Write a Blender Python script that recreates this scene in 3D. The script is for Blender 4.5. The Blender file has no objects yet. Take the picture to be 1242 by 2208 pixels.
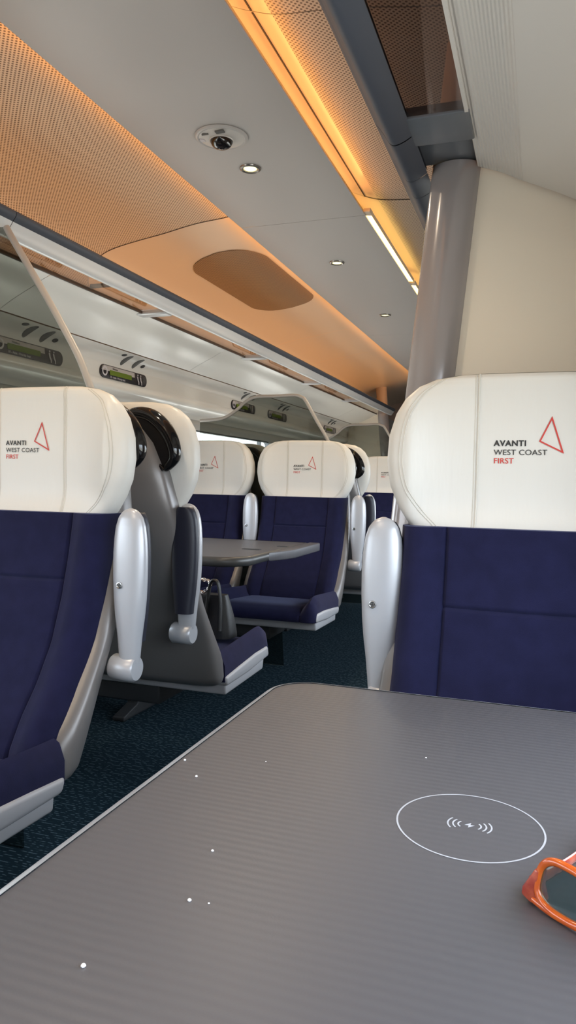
import bpy, bmesh, math, random
import numpy as np
from mathutils import Vector, Matrix

random.seed(4)
sc = bpy.context.scene
COL = sc.collection
PI = math.pi
H = 1.075            # camera height above the carriage floor
XC = -0.895          # centre line of the carriage

# ------------------------------------------------------------------ materials
MATS = {}
def nodes_of(name):
    m = bpy.data.materials.new(name); m.use_nodes = True
    nt = m.node_tree
    b = nt.nodes['Principled BSDF']
    MATS[name] = m
    return m, nt, b

def mat(name, col, rough=0.5, metal=0.0, spec=0.5, bump=None, coat=0.0, sheen=0.0, vary=None):
    m, nt, b = nodes_of(name)
    b.inputs['Base Color'].default_value = (*col, 1)
    b.inputs['Roughness'].default_value = rough
    b.inputs['Metallic'].default_value = metal
    b.inputs['Specular IOR Level'].default_value = spec
    b.inputs['Coat Weight'].default_value = coat
    b.inputs['Coat Roughness'].default_value = 0.12
    if sheen:
        b.inputs['Sheen Weight'].default_value = sheen
        b.inputs['Sheen Roughness'].default_value = 0.45
        b.inputs['Sheen Tint'].default_value = (0.55, 0.6, 0.95, 1)
    tc = nt.nodes.new('ShaderNodeTexCoord')
    if bump:
        sx, st, dist = bump
        mp = nt.nodes.new('ShaderNodeMapping'); mp.inputs['Scale'].default_value = sx if isinstance(sx, tuple) else (sx, sx, sx)
        nz = nt.nodes.new('ShaderNodeTexNoise'); nz.inputs['Scale'].default_value = 1.0; nz.inputs['Detail'].default_value = 3
        bp = nt.nodes.new('ShaderNodeBump'); bp.inputs['Strength'].default_value = st; bp.inputs['Distance'].default_value = dist
        nt.links.new(tc.outputs['Object'], mp.inputs[0]); nt.links.new(mp.outputs[0], nz.inputs['Vector'])
        nt.links.new(nz.outputs['Fac'], bp.inputs['Height']); nt.links.new(bp.outputs[0], b.inputs['Normal'])
    if vary:
        c2, s = vary
        nz = nt.nodes.new('ShaderNodeTexNoise'); nz.inputs['Scale'].default_value = s; nz.inputs['Detail'].default_value = 4
        mx = nt.nodes.new('ShaderNodeMix'); mx.data_type = 'RGBA'
        mx.inputs['A'].default_value = (*col, 1); mx.inputs['B'].default_value = (*c2, 1)
        rp = nt.nodes.new('ShaderNodeMapRange'); rp.inputs['From Min'].default_value = 0.35; rp.inputs['From Max'].default_value = 0.65
        nt.links.new(tc.outputs['Object'], nz.inputs['Vector']); nt.links.new(nz.outputs['Fac'], rp.inputs['Value'])
        nt.links.new(rp.outputs[0], mx.inputs['Factor']); nt.links.new(mx.outputs['Result'], b.inputs['Base Color'])
    return m

def emit(name, col, s):
    m, nt, b = nodes_of(name)
    b.inputs['Base Color'].default_value = (0.8, 0.8, 0.8, 1)
    b.inputs['Emission Color'].default_value = (*col, 1)
    b.inputs['Emission Strength'].default_value = s
    return m

def glass(name, tint, rough=0.03, ior=1.45, gl=(1, 1, 1)):
    m = bpy.data.materials.new(name); m.use_nodes = True; nt = m.node_tree
    nt.nodes.clear()
    o = nt.nodes.new('ShaderNodeOutputMaterial'); t = nt.nodes.new('ShaderNodeBsdfTransparent')
    g = nt.nodes.new('ShaderNodeBsdfGlossy'); f = nt.nodes.new('ShaderNodeFresnel'); mx = nt.nodes.new('ShaderNodeMixShader')
    t.inputs[0].default_value = (*tint, 1); g.inputs['Color'].default_value = (*gl, 1); g.inputs['Roughness'].default_value = rough
    # the same reflectance for both faces of the thin pane
    ge = nt.nodes.new('ShaderNodeNewGeometry'); mi = nt.nodes.new('ShaderNodeMapRange')
    mi.inputs['To Min'].default_value = ior; mi.inputs['To Max'].default_value = 1 / ior
    nt.links.new(ge.outputs['Backfacing'], mi.inputs['Value']); nt.links.new(mi.outputs[0], f.inputs['IOR'])
    nt.links.new(f.outputs[0], mx.inputs[0]); nt.links.new(t.outputs[0], mx.inputs[1]); nt.links.new(g.outputs[0], mx.inputs[2])
    nt.links.new(mx.outputs[0], o.inputs[0])
    MATS[name] = m
    return m

def perforated(name, col, hole, pitch, rad, rough=0.45, full=True):
    """dots on a hexagonal grid in UV metres"""
    m, nt, b = nodes_of(name)
    b.inputs['Roughness'].default_value = rough
    uv = nt.nodes.new('ShaderNodeUVMap')
    def dots(off):
        mp = nt.nodes.new('ShaderNodeMapping')
        mp.inputs['Scale'].default_value = (1 / pitch, 1 / (pitch * 1.0), 1)
        mp.inputs['Location'].default_value = (off, off, 0)
        fr = nt.nodes.new('ShaderNodeVectorMath'); fr.operation = 'FRACTION'
        sb = nt.nodes.new('ShaderNodeVectorMath'); sb.operation = 'SUBTRACT'; sb.inputs[1].default_value = (.5, .5, 0)
        ln = nt.nodes.new('ShaderNodeVectorMath'); ln.operation = 'LENGTH'
        mr = nt.nodes.new('ShaderNodeMapRange'); mr.inputs['From Min'].default_value = rad / pitch - .04; mr.inputs['From Max'].default_value = rad / pitch + .04
        mr.inputs['To Min'].default_value = 1; mr.inputs['To Max'].default_value = 0
        nt.links.new(uv.outputs[0], mp.inputs[0]); nt.links.new(mp.outputs[0], fr.inputs[0]); nt.links.new(fr.outputs[0], sb.inputs[0])
        nt.links.new(sb.outputs[0], ln.inputs[0]); nt.links.new(ln.outputs['Value'], mr.inputs['Value'])
        return mr.outputs[0]
    a, c = dots(0.0), dots(0.5)
    mx_ = nt.nodes.new('ShaderNodeMath'); mx_.operation = 'MAXIMUM'
    nt.links.new(a, mx_.inputs[0]); nt.links.new(c, mx_.inputs[1])
    mx = nt.nodes.new('ShaderNodeMix'); mx.data_type = 'RGBA'
    mx.inputs['A'].default_value = (*col, 1); mx.inputs['B'].default_value = (*hole, 1)
    nt.links.new(mx_.outputs[0], mx.inputs['Factor']); nt.links.new(mx.outputs['Result'], b.inputs['Base Color'])
    return m

mat('ceiling_paint', (0.50, 0.475, 0.46), 0.42, bump=(260, .05, .001))
mat('cove_white', (0.66, 0.58, 0.48), 0.3)
perforated('cove_perforated', (0.66, 0.58, 0.48), (0.16, 0.12, 0.09), 0.0135, 0.0029)
perforated('grille_perforated', (0.40, 0.27, 0.16), (0.10, 0.06, 0.035), 0.011, 0.0032)
mat('joint_dark', (0.06, 0.045, 0.035), 0.7)
mat('joint_light', (0.75, 0.62, 0.48), 0.5)
mat('rail_dark', (0.075, 0.085, 0.11), 0.5, 0, 0.35)
mat('rail_silver', (0.85, 0.85, 0.86), 0.25, 0.1, 0.6)
mat('bracket_metal', (0.55, 0.55, 0.56), 0.3, 0.2)
mat('plate_grey', (0.14, 0.155, 0.18), 0.3)
mat('panel_white', (0.84, 0.81, 0.76), 0.16, 0, 0.6)
mat('panel_smooth', (0.69, 0.665, 0.63), 0.35)
mat('panel_cream', (0.78, 0.74, 0.68), 0.4)
mat('wall_paint', (0.50, 0.49, 0.47), 0.35)
mat('bulk_cream', (0.86, 0.78, 0.66), 0.45)
mat('column_warm_lit', (0.42, 0.33, 0.27), 0.4)  # column above the rack, warm strip light painted into its colour
mat('column_grey', (0.36, 0.33, 0.335), 0.18, 0.15, 0.6)
mat('frame_grey', (0.46, 0.47, 0.47), 0.35)
mat('gasket', (0.03, 0.04, 0.045), 0.4)
mat('leather_white', (0.73, 0.705, 0.66), 0.42, 0, 0.45, bump=((26, 26, 5), .3, .006))
mat('leather_seam', (0.62, 0.59, 0.53), 0.55)
mat('fabric_navy', (0.0072, 0.0078, 0.034), 0.9, 0, 0.2, bump=(900, .5, .001), sheen=0.16, vary=((0.0098, 0.0104, 0.043), 30))
mat('shell_silver', (0.19, 0.178, 0.176), 0.32, 0.2, 0.5)
mat('arm_silver', (0.50, 0.51, 0.545), 0.33, 0.25, 0.5)
mat('arm_pad', (0.012, 0.014, 0.028), 0.45)
mat('handle_black', (0.006, 0.006, 0.007), 0.08, 0, 0.6)
mat('base_grey', (0.42, 0.42, 0.445), 0.4)
mat('pedestal_dark', (0.02, 0.022, 0.026), 0.6)
mat('ink_black', (0.02, 0.02, 0.022), 0.6)
mat('ink_red', (0.60, 0.045, 0.035), 0.6)
mat('table_edge', (0.36, 0.38, 0.42), 0.3, 0, 0.6)
mat('table_edge_shaded', (0.05, 0.05, 0.05), 0.35)  # far table rims: underside shade painted into the colour
mat('mark_white', (0.42, 0.43, 0.47), 0.5)
mat('crumb_white', (0.8, 0.8, 0.82), 0.6)
mat('screw_steel', (0.55, 0.55, 0.55), 0.25, 0.9)
mat('screw_dark', (0.05, 0.05, 0.05), 0.4)
mat('cam_plate', (0.60, 0.57, 0.54), 0.3)
mat('cam_dome', (0.012, 0.010, 0.010), 0.05, 0, 0.8)
mat('bezel_metal', (0.33, 0.31, 0.29), 0.25, 0.7)
mat('vent_grey', (0.13, 0.13, 0.125), 0.5)
mat('vent_dark', (0.03, 0.03, 0.03), 0.5)
mat('unit_black', (0.016, 0.013, 0.018), 0.3)
mat('unit_label', (0.50, 0.45, 0.42), 0.4)
mat('unit_white', (0.62, 0.58, 0.60), 0.5)
mat('glasses_orange', (0.72, 0.15, 0.012), 0.15, 0, 0.6, coat=.5, vary=((0.55, 0.09, 0.012), 60))
mat('glasses_red', (0.30, 0.03, 0.02), 0.1, 0, 0.6, coat=.6, vary=((0.5, 0.10, 0.05), 90))
mat('bag_leather', (0.006, 0.006, 0.007), 0.5, bump=(120, .4, .002))
mat('chain_metal', (0.72, 0.66, 0.6), 0.2, 0.95)
emit('lamp_core', (1.0, 0.90, 0.42), 1.5)
emit('led_orange', (1.0, 0.42, 0.10), 30.0)
emit('led_right', (1.0, 0.42, 0.11), 17.0)
emit('led_lip', (1.0, 0.43, 0.10), 9.0)
emit('led_dim', (1.0, 0.5, 0.22), 2.5)
emit('tube_yellow', (1.0, 0.66, 0.17), 5.5)
mat('lcd_green', (0.14, 0.20, 0.02), 0.5, 0, 0.2)
glass('rack_glass', (0.86, 0.82, 0.76))
glass('rack_glass_smoked', (0.55, 0.50, 0.48))
glass('screen_glass', (0.55, 0.56, 0.53))
glass('window_glass', (0.93, 0.96, 0.97))
glass('lens_green', (0.40, 0.52, 0.52), 0.04, 1.6)

def table_material():
    m, nt, b = nodes_of('table_laminate')
    b.inputs['Base Color'].default_value = (0.077, 0.072, 0.078, 1)
    b.inputs['Roughness'].default_value = 0.40
    b.inputs['Specular IOR Level'].default_value = 0.5
    tc = nt.nodes.new('ShaderNodeTexCoord')
    wv = nt.nodes.new('ShaderNodeTexWave'); wv.wave_type = 'BANDS'; wv.bands_direction = 'Y'
    wv.inputs['Scale'].default_value = 0.314 / 0.0105; wv.inputs['Distortion'].default_value = 0.0
    mp = nt.nodes.new('ShaderNodeMapping')
    nz = nt.nodes.new('ShaderNodeTexNoise'); nz.inputs['Scale'].default_value = 5
    nz2 = nt.nodes.new('ShaderNodeTexNoise'); nz2.inputs['Scale'].default_value = 500
    bp = nt.nodes.new('ShaderNodeBump'); bp.inputs['Strength'].default_value = 0.055; bp.inputs['Distance'].default_value = 0.002
    bp2 = nt.nodes.new('ShaderNodeBump'); bp2.inputs['Strength'].default_value = 0.06; bp2.inputs['Distance'].default_value = 0.001
    nt.links.new(tc.outputs['Object'], mp.inputs[0]); nt.links.new(mp.outputs[0], wv.inputs['Vector'])
    nt.links.new(tc.outputs['Object'], nz2.inputs['Vector'])
    nt.links.new(wv.outputs['Fac'], bp.inputs['Height']); nt.links.new(nz2.outputs['Fac'], bp2.inputs['Height'])
    nt.links.new(bp.outputs[0], bp2.inputs['Normal']); nt.links.new(bp2.outputs[0], b.inputs['Normal'])
    # faint tone difference between rib tops and valleys
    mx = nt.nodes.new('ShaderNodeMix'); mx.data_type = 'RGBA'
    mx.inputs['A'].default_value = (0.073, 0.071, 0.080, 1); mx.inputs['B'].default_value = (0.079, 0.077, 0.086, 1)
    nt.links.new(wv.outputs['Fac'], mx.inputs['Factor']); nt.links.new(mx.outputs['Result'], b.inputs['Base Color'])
table_material()

def carpet_material():
    m, nt, b = nodes_of('carpet_teal')
    b.inputs['Roughness'].default_value = 0.95; b.inputs['Specular IOR Level'].default_value = 0.1
    tc = nt.nodes.new('ShaderNodeTexCoord')
    mp = nt.nodes.new('ShaderNodeMapping'); mp.inputs['Scale'].default_value = (1 / .013, 1 / .011, 1)
    sep = nt.nodes.new('ShaderNodeSeparateXYZ')
    nz = nt.nodes.new('ShaderNodeTexNoise'); nz.inputs['Scale'].default_value = 1.0; nz.inputs['Detail'].default_value = 0
    fr = nt.nodes.new('ShaderNodeMath'); fr.operation = 'FRACT'
    pp = nt.nodes.new('ShaderNodeMath'); pp.operation = 'PINGPONG'; pp.inputs[1].default_value = 0.5
    gt = nt.nodes.new('ShaderNodeMapRange'); gt.inputs['From Min'].default_value = .28; gt.inputs['From Max'].default_value = .42
    mr = nt.nodes.new('ShaderNodeMapRange'); mr.inputs['From Min'].default_value = .50; mr.inputs['From Max'].default_value = .62
    mul = nt.nodes.new('ShaderNodeMath'); mul.operation = 'MULTIPLY'
    mx = nt.nodes.new('ShaderNodeMix'); mx.data_type = 'RGBA'
    mx.inputs['A'].default_value = (0.006, 0.017, 0.026, 1); mx.inputs['B'].default_value = (0.07, 0.11, 0.14, 1)
    nt.links.new(tc.outputs['Object'], mp.inputs[0]); nt.links.new(mp.outputs[0], sep.inputs[0]); nt.links.new(mp.outputs[0], nz.inputs['Vector'])
    nt.links.new(sep.outputs['Y'], pp.inputs[0]); nt.links.new(pp.outputs[0], gt.inputs['Value'])
    nt.links.new(nz.outputs['Fac'], mr.inputs['Value'])
    nt.links.new(gt.outputs[0], mul.inputs[0]); nt.links.new(mr.outputs[0], mul.inputs[1])
    nt.links.new(mul.outputs[0], mx.inputs['Factor']); nt.links.new(mx.outputs['Result'], b.inputs['Base Color'])
carpet_material()

def ribbed_material():
    """overhead panel: fine moulded ribs along the carriage on the inner band only"""
    m, nt, b = nodes_of('panel_ribbed')
    b.inputs['Base Color'].default_value = (0.68, 0.655, 0.62, 1); b.inputs['Roughness'].default_value = 0.35
    uv = nt.nodes.new('ShaderNodeUVMap'); sep = nt.nodes.new('ShaderNodeSeparateXYZ')
    mu = nt.nodes.new('ShaderNodeMath'); mu.operation = 'MULTIPLY'; mu.inputs[1].default_value = 1 / .0068
    pp = nt.nodes.new('ShaderNodeMath'); pp.operation = 'PINGPONG'; pp.inputs[1].default_value = 0.5
    bp = nt.nodes.new('ShaderNodeBump'); bp.inputs['Strength'].default_value = 0.9; bp.inputs['Distance'].default_value = 0.003
    nt.links.new(uv.outputs[0], sep.inputs[0]); nt.links.new(sep.outputs['Y'], mu.inputs[0]); nt.links.new(mu.outputs[0], pp.inputs[0])
    nt.links.new(pp.outputs[0], bp.inputs['Height']); nt.links.new(bp.outputs[0], b.inputs['Normal'])
ribbed_material()

# ------------------------------------------------------------------ mesh helpers
def link(o, parent=None):
    COL.objects.link(o)
    if parent is not None:
        o.parent = parent
    return o

def new_mesh(name, verts, faces, mats, smooth=True, uvs=None, midx=None, sharp=None):
    me = bpy.data.meshes.new(name)
    me.from_pydata([tuple(v) for v in verts], [], faces)
    if isinstance(mats, str): mats = [mats]
    for k in mats: me.materials.append(MATS[k])
    if midx is not None: me.polygons.foreach_set('material_index', midx)
    if uvs is not None:
        lay = me.uv_layers.new(name='UVMap')
        for l in me.loops: lay.data[l.index].uv = uvs[l.vertex_index]
    bm = bmesh.new(); bm.from_mesh(me); bmesh.ops.recalc_face_normals(bm, faces=bm.faces)
    bm.to_mesh(me); bm.free()
    if smooth:
        me.polygons.foreach_set('use_smooth', [True] * len(me.polygons))
        me.set_sharp_from_angle(angle=sharp if sharp else math.radians(40))
    me.update()
    return me

def obj(name, me, parent=None, loc=None):
    o = bpy.data.objects.new(name, me)
    link(o, parent)
    if loc is not None: o.location = loc
    return o

def struct(o):
    o['kind'] = 'structure'; return o

def thing(name, label, cat, loc=(0, 0, 0), rz=0.0, group=None):
    o = bpy.data.objects.new(name, None); link(o)
    o.location = loc; o.rotation_euler = (0, 0, rz); o.empty_display_size = .1
    return tag(o, label, cat, group)

def tag(o, label, cat, group=None):
    o['label'] = label; o['category'] = cat
    if group: o['group'] = group
    return o

class MB:
    """collects shapes into one mesh"""
    def __init__(s): s.v = []; s.f = []; s.uv = []
    def add(s, verts, faces, uv=None):
        n = len(s.v); s.v += [tuple(p) for p in verts]; s.f += [[i + n for i in f] for f in faces]
        s.uv += uv if uv else [(0, 0)] * len(verts)
    def box(s, x0, x1, y0, y1, z0, z1):
        s.add([(x0, y0, z0), (x1, y0, z0), (x1, y1, z0), (x0, y1, z0), (x0, y0, z1), (x1, y0, z1), (x1, y1, z1), (x0, y1, z1)],
              [(0, 3, 2, 1), (4, 5, 6, 7), (0, 1, 5, 4), (1, 2, 6, 5), (2, 3, 7, 6), (3, 0, 4, 7)])
    def rings(s, rings, closed=True, cap0=True, cap1=True):
        n = len(rings[0]); v = [p for r in rings for p in r]; f = []
        for i in range(len(rings) - 1):
            for j in range(n if closed else n - 1):
                k = (j + 1) % n
                f.append((i * n + j, i * n + k, (i + 1) * n + k, (i + 1) * n + j))
        if cap0: f.append(tuple(range(n))[::-1])
        if cap1: f.append(tuple(range((len(rings) - 1) * n, len(rings) * n)))
        s.add(v, f)
    def tube(s, path, r, n=10, loop=False, flat=None):
        P = [Vector(p) for p in path]; R = []
        m = len(P); up = None
        for i in range(m):
            a = P[(i - 1) % m] if (loop or i > 0) else P[i]; b = P[(i + 1) % m] if (loop or i < m - 1) else P[i]
            t = (b - a).normalized()
            if up is None:
                up = Vector((0, 0, 1)) if abs(t.z) < .9 else Vector((1, 0, 0))
            sd = t.cross(up).normalized(); up = sd.cross(t).normalized()
            rr = r[i] if hasattr(r, '__len__') else r
            R.append([P[i] + (sd * math.cos(2 * PI * k / n) * (flat or 1) + up * math.sin(2 * PI * k / n)) * rr for k in range(n)])
        if loop: R.append(R[0]); s.rings(R, True, False, False)
        else: s.rings(R)
    def lathe(s, prof, c=(0, 0, 0), n=32, axis='z'):
        rs = []
        for r, h in prof:
            ring = []
            for k in range(n):
                a = 2 * PI * k / n; p = (r * math.cos(a), r * math.sin(a), h)
                if axis == 'x': p = (h, p[0], p[1])
                if axis == 'y': p = (p[0], h, p[1])
                ring.append((p[0] + c[0], p[1] + c[1], p[2] + c[2]))
            rs.append(ring)
        s.rings(rs)
    def prism(s, poly, y0, y1):
        """x-z polygon extruded along y"""
        s.rings([[(x, y0, z) for x, z in poly], [(x, y1, z) for x, z in poly]])
    def prism_x(s, poly, x0, x1):
        s.rings([[(x0, y, z) for y, z in poly], [(x1, y, z) for y, z in poly]])
    def prism_z(s, poly, z0, z1):
        s.rings([[(x, y, z0) for x, y in poly], [(x, y, z1) for x, y in poly]])
    def mesh(s, name, m, smooth=True, bevel=0, seg=3, sharp=None, uv=False):
        me = new_mesh(name, s.v, s.f, m, smooth, s.uv if uv else None, None, sharp)
        if bevel:
            bm = bmesh.new(); bm.from_mesh(me)
            es = [e for e in bm.edges if len(e.link_faces) == 2 and e.calc_face_angle(0) > .5]
            bmesh.ops.bevel(bm, geom=es, offset=bevel, segments=seg, affect='EDGES', profile=.5, clamp_overlap=True)
            bm.to_mesh(me); bm.free()
            me.polygons.foreach_set('use_smooth', [True] * len(me.polygons)); me.set_sharp_from_angle(angle=math.radians(35))
        return me

def smooth_path(pts, n=6):
    """Catmull-Rom through the points"""
    P = [np.array(p, float) for p in pts]; out = []
    for i in range(len(P) - 1):
        p0 = P[max(i - 1, 0)]; p1 = P[i]; p2 = P[i + 1]; p3 = P[min(i + 2, len(P) - 1)]
        for k in range(n):
            t = k / n
            out.append(tuple(.5 * ((2 * p1) + (-p0 + p2) * t + (2 * p0 - 5 * p1 + 4 * p2 - p3) * t * t + (-p0 + 3 * p1 - 3 * p2 + p3) * t ** 3)))
    out.append(tuple(P[-1])); return out

def strip(profile, y0, y1, ny=1, thick=None):
    """open x-z profile swept along y, with uv in metres (u along y, v along the profile)"""
    arc = [0.0]
    for a, b in zip(profile[:-1], profile[1:]): arc.append(arc[-1] + math.hypot(b[0] - a[0], b[1] - a[1]))
    V = []; F = []; U = []
    n = len(profile)
    for i in range(ny + 1):
        y = y0 + (y1 - y0) * i / ny
        for j, (x, z) in enumerate(profile): V.append((x, y, z)); U.append((y, arc[j]))
    for i in range(ny):
        for j in range(n - 1): F.append((i * n + j, i * n + j + 1, (i + 1) * n + j + 1, (i + 1) * n + j))
    return V, F, U

def mir(p): return (2 * XC - p[0], p[1])

def rrect(x0, x1, y0, y1, r, n=8):
    """rounded rectangle; r = one radius or four (x0y0, x1y0, x1y1, x0y1)"""
    rs = r if hasattr(r, '__len__') else [r] * 4
    out = []
    for (cx, cy, a0), q in zip([(x0, y0, PI), (x1, y0, 1.5 * PI), (x1, y1, 0), (x0, y1, .5 * PI)], rs):
        sx = cx + (q if cx == x0 else -q); sy = cy + (q if cy == y0 else -q)
        for k in range(n + 1):
            a = a0 + .5 * PI * k / n; out.append((sx + q * math.cos(a), sy + q * math.sin(a)))
    return out

def text_mesh(name, body, size, m, bold=0.0, align='LEFT', spacing=1.0):
    cu = bpy.data.curves.new(name + '_curve', 'FONT'); cu.body = body; cu.size = size; cu.offset = bold; cu.align_x = align
    cu.space_character = spacing; cu.resolution_u = 4
    o = bpy.data.objects.new(name + '_tmp', cu); COL.objects.link(o)
    bpy.context.view_layer.update()
    dg = bpy.context.evaluated_depsgraph_get()
    me = bpy.data.meshes.new_from_object(o.evaluated_get(dg))
    v = [tuple(p.co) for p in me.vertices]; f = [tuple(p.vertices) for p in me.polygons]
    bpy.data.objects.remove(o); bpy.data.curves.remove(cu); bpy.data.meshes.remove(me)
    return v, f

# ------------------------------------------------------------------ the shell of the carriage
Y0, Y1 = -5.6, 8.9
WALL = 1.155                                   # half width at the windows
XL, XR = XC - WALL, XC + WALL
# overhead cross-section, left side (the right side is its mirror image)
COVE = smooth_path([(-1.085, 2.156), (-1.13, 2.138), (-1.203, 2.117), (-1.356, 2.102), (-1.503, 2.076), (-1.61, 2.060), (-1.72, 2.040), (-1.79, 2.016),
                    (-1.84, 1.972), (-1.858, 1.91), (-1.835, 1.845), (-1.76, 1.800), (-1.70, 1.792)], 5)
PANEL = smooth_path([(-1.632, 1.783), (-1.68, 1.765), (-1.73, 1.740), (-1.80, 1.708), (-1.868, 1.672)], 4)
VENT = smooth_path([(-1.871, 1.668), (-1.91, 1.655), (-1.938, 1.635), (-1.951, 1.612)], 4)
DISP = [(-1.951, 1.612), (-1.955, 1.603), (-1.958, 1.560), (-1.957, 1.543)]
BULL = smooth_path([(-1.957, 1.543), (-1.950, 1.530), (-1.950, 1.512), (-1.960, 1.498), (-1.985, 1.486), (-2.02, 1.470), (-2.045, 1.44)], 4)

fl = MB(); fl.box(XL - .02, XR + .02, Y0, Y1, -.05, 0)
struct(obj('floor', fl.mesh('floor', 'carpet_teal', False)))

cm = MB()
joints = [Y0, -4., -1.8, 0.45, 2.68, 4.86, 6.9, Y1]
for a, b in zip(joints[:-1], joints[1:]):
    cm.box(-1.148, -0.651, a + .0013, b - .0013, 2.063, 2.067)
cm.box(-1.09, -0.70, Y0, Y1, 2.072, 2.076)
ceil = struct(obj('ceiling', cm.mesh('ceiling', 'ceiling_paint', False)))

def cove(name, flip, panels):
    g = bpy.data.objects.new(name, None); link(g); struct(g)
    for (a, b, m) in panels:
        prof = [mir(p) for p in COVE] if flip else COVE
        k = next(i for i, p in enumerate(COVE) if p[0] < -1.172)
        V, F, U = strip(prof[k:], a, b, 2)
        obj('cove_panel', new_mesh('cove_panel', V, F, m, True, U), g)
        V, F, U = strip(prof[:k + 1], a, b, 1)
        obj('light_shelf', new_mesh('light_shelf', V, F, 'cove_white', True, U), g)
    return g
cvl = cove('trim_1', False, [(Y0, 2.687, 'cove_perforated'), (2.691, 4.838, 'cove_white'), (4.842, 5.69, 'cove_white'), (5.693, Y1, 'cove_white')])
cvr = cove('trim_2', True, [(Y0, 1.569, 'cove_perforated'), (1.571, 2.688, 'cove_perforated'), (2.692, Y1, 'cove_perforated')])
# joints between the cove panels
def cove_joint(parent, y, flip, m, w=.005):
    prof = [((2 * XC - x if flip else x), z - .0008) for x, z in COVE if (2.0 < z < 2.14)]
    if not flip: prof = prof + [(-1.812, 2.0), (-1.826, 1.987)]
    V, F, U = strip(prof, y - w / 2, y + w / 2)
    obj('panel_joint', new_mesh('panel_joint', V, F, m), parent)
cove_joint(cvl, 2.689, False, 'joint_dark', .007)
cove_joint(cvl, 4.84, False, 'joint_light', .012)
cove_joint(cvl, 5.692, False, 'joint_light', .012)
cove_joint(cvr, 2.69, True, 'joint_dark', .008)

# side walls: overhead service panels, then the window band
def side(name, flip, wins, ribbed_to):
    g = bpy.data.objects.new('trim_6' if flip else 'trim_5', None); link(g); struct(g)
    fp = (lambda P: [mir(p) for p in P]) if flip else (lambda P: list(P))
    def seg(part, P, m, joins):
        mb = MB()
        for a, b in zip(joins[:-1], joins[1:]):
            V, F, U = strip(fp(P), a + .0012, b - .0012); mb.add(V, F, U)
        return obj(part, mb.mesh(part, m, True, uv=True), g)
    if flip:
        k = next(i for i, p in enumerate(PANEL) if p[0] < -1.728) + 1
        for yy in ([Y0, 0.35, 1.70], [1.80, 4.2, 6.4, Y1]):
            seg('ribbed_panel', PANEL[:k], 'panel_ribbed', yy); seg('overhead_panel', PANEL[k - 1:], 'panel_smooth', yy)
        seg('service_panel', VENT, 'panel_cream', [Y0, 1.70]); seg('service_panel', VENT, 'panel_cream', [1.80, Y1])
    else:
        seg('overhead_panel', PANEL, 'panel_white', [Y0, 1.0, 2.16, 3.66, 5.2, 6.7, Y1])
        seg('service_panel', VENT, 'panel_white', [Y0, 1.35, 5.85, Y1])
    seg('display_band', DISP, 'panel_cream', [Y0, 1.70, Y1] if not flip else [Y0, 1.70])
    seg('bullnose', BULL, 'panel_white', [Y0, Y1] if not flip else [Y0, 1.70])
    # window band
    g = bpy.data.objects.new(name, None); link(g); struct(g)
    X = fp([(-2.05, 0)])[0][0]; sgn = 1 if flip else -1
    zt, zb = 1.398, .80
    mb = MB(); ys = [Y0] + [q for w in wins for q in w] + [Y1]
    t = .03 * sgn
    def slab(y0, y1, z0, z1):
        mb.box(min(X, X + t), max(X, X + t), y0, y1, z0, z1)
    slab(Y0, Y1, zt, 1.46); slab(Y0, Y1, 0, zb)
    for i in range(0, len(ys), 2): slab(ys[i], ys[i + 1], zb, zt)
    obj('window_band', mb.mesh('window_band', 'wall_paint', False), g)
    bb = MB(); bb.box(min(X, X - .005 * sgn), max(X, X - .005 * sgn), Y0, Y1, 0, .28)
    obj('heater_skirting', bb.mesh('heater_skirting', 'frame_grey', False), g)
    return g, X, sgn, zt, zb
WL = [(-5.3, -3.6), (-3.1, -1.35), (-0.85, 0.95), (1.40, 3.15), (3.62, 5.43), (5.95, 7.3)]
WR = [(-5.3, -3.6), (-3.1, -1.35), (-0.95, 1.28), (2.2, 3.9), (4.5, 6.2)]
wl = side('wall_left', False, WL, 0); wr = side('wall_right', True, WR, 0)

def ring_mesh(y0, y1, z0, z1, r, w, xa, xb, n=8):
    """rounded rectangular frame in the y-z plane"""
    o = rrect(y0, y1, z0, z1, r, n); i = rrect(y0 + w, y1 - w, z0 + w, z1 - w, max(r - w, .01), n)
    m = len(o); V = []; F = []
    for x in (xa, xb):
        V += [(x, p[0], p[1]) for p in o] + [(x, p[0], p[1]) for p in i]
    for k in range(m):
        q = (k + 1) % m
        F += [(k, q, m + q, m + k), (2 * m + k, 3 * m + k, 3 * m + q, 2 * m + q), (k, 2 * m + k, 2 * m + q, q), (m + k, m + q, 3 * m + q, 3 * m + k)]
    return V, F

wn = 0
for wins, (g, X, sgn, zt, zb) in ((WL, wl), (WR, wr)):
    for (a, b) in wins:
        wn += 1
        t = MB(); xg = X + .02 * sgn
        t.box(min(xg, xg + .006), max(xg, xg + .006), a, b, zb, zt)
        o = struct(obj('window_%d' % wn, t.mesh('window_pane', 'window_glass', False)))
        V, F = ring_mesh(a - .015, b + .015, zb - .015, zt + .015, .09, .035, X - .012 * sgn, X + .002 * sgn)
        obj('window_frame', new_mesh('window_frame', V, F, 'frame_grey'), o)
        V, F = ring_mesh(a + .006, b - .006, zb + .006, zt - .006, .075, .022, X - .004 * sgn, X + .028 * sgn)
        obj('window_gasket', new_mesh('window_gasket', V, F, 'gasket'), o)
        if (a, b) == (3.62, 5.43):
            t = MB(); t.box(X - .02, X + .001, 5.20, 5.235, zb, zt)
            obj('window_bar', t.mesh('window_bar', 'gasket', False), o)

e = MB(); e.box(XL - .1, XR + .1, Y1, Y1 + .05, 0, 2.2)
struct(obj('wall_end', e.mesh('wall_end', 'column_grey', False)))
e = MB(); e.box(XL - .1, XR + .1, Y0 - .05, Y0, 0, 2.2)
struct(obj('wall_near', e.mesh('wall_near', 'wall_paint', False)))
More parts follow.
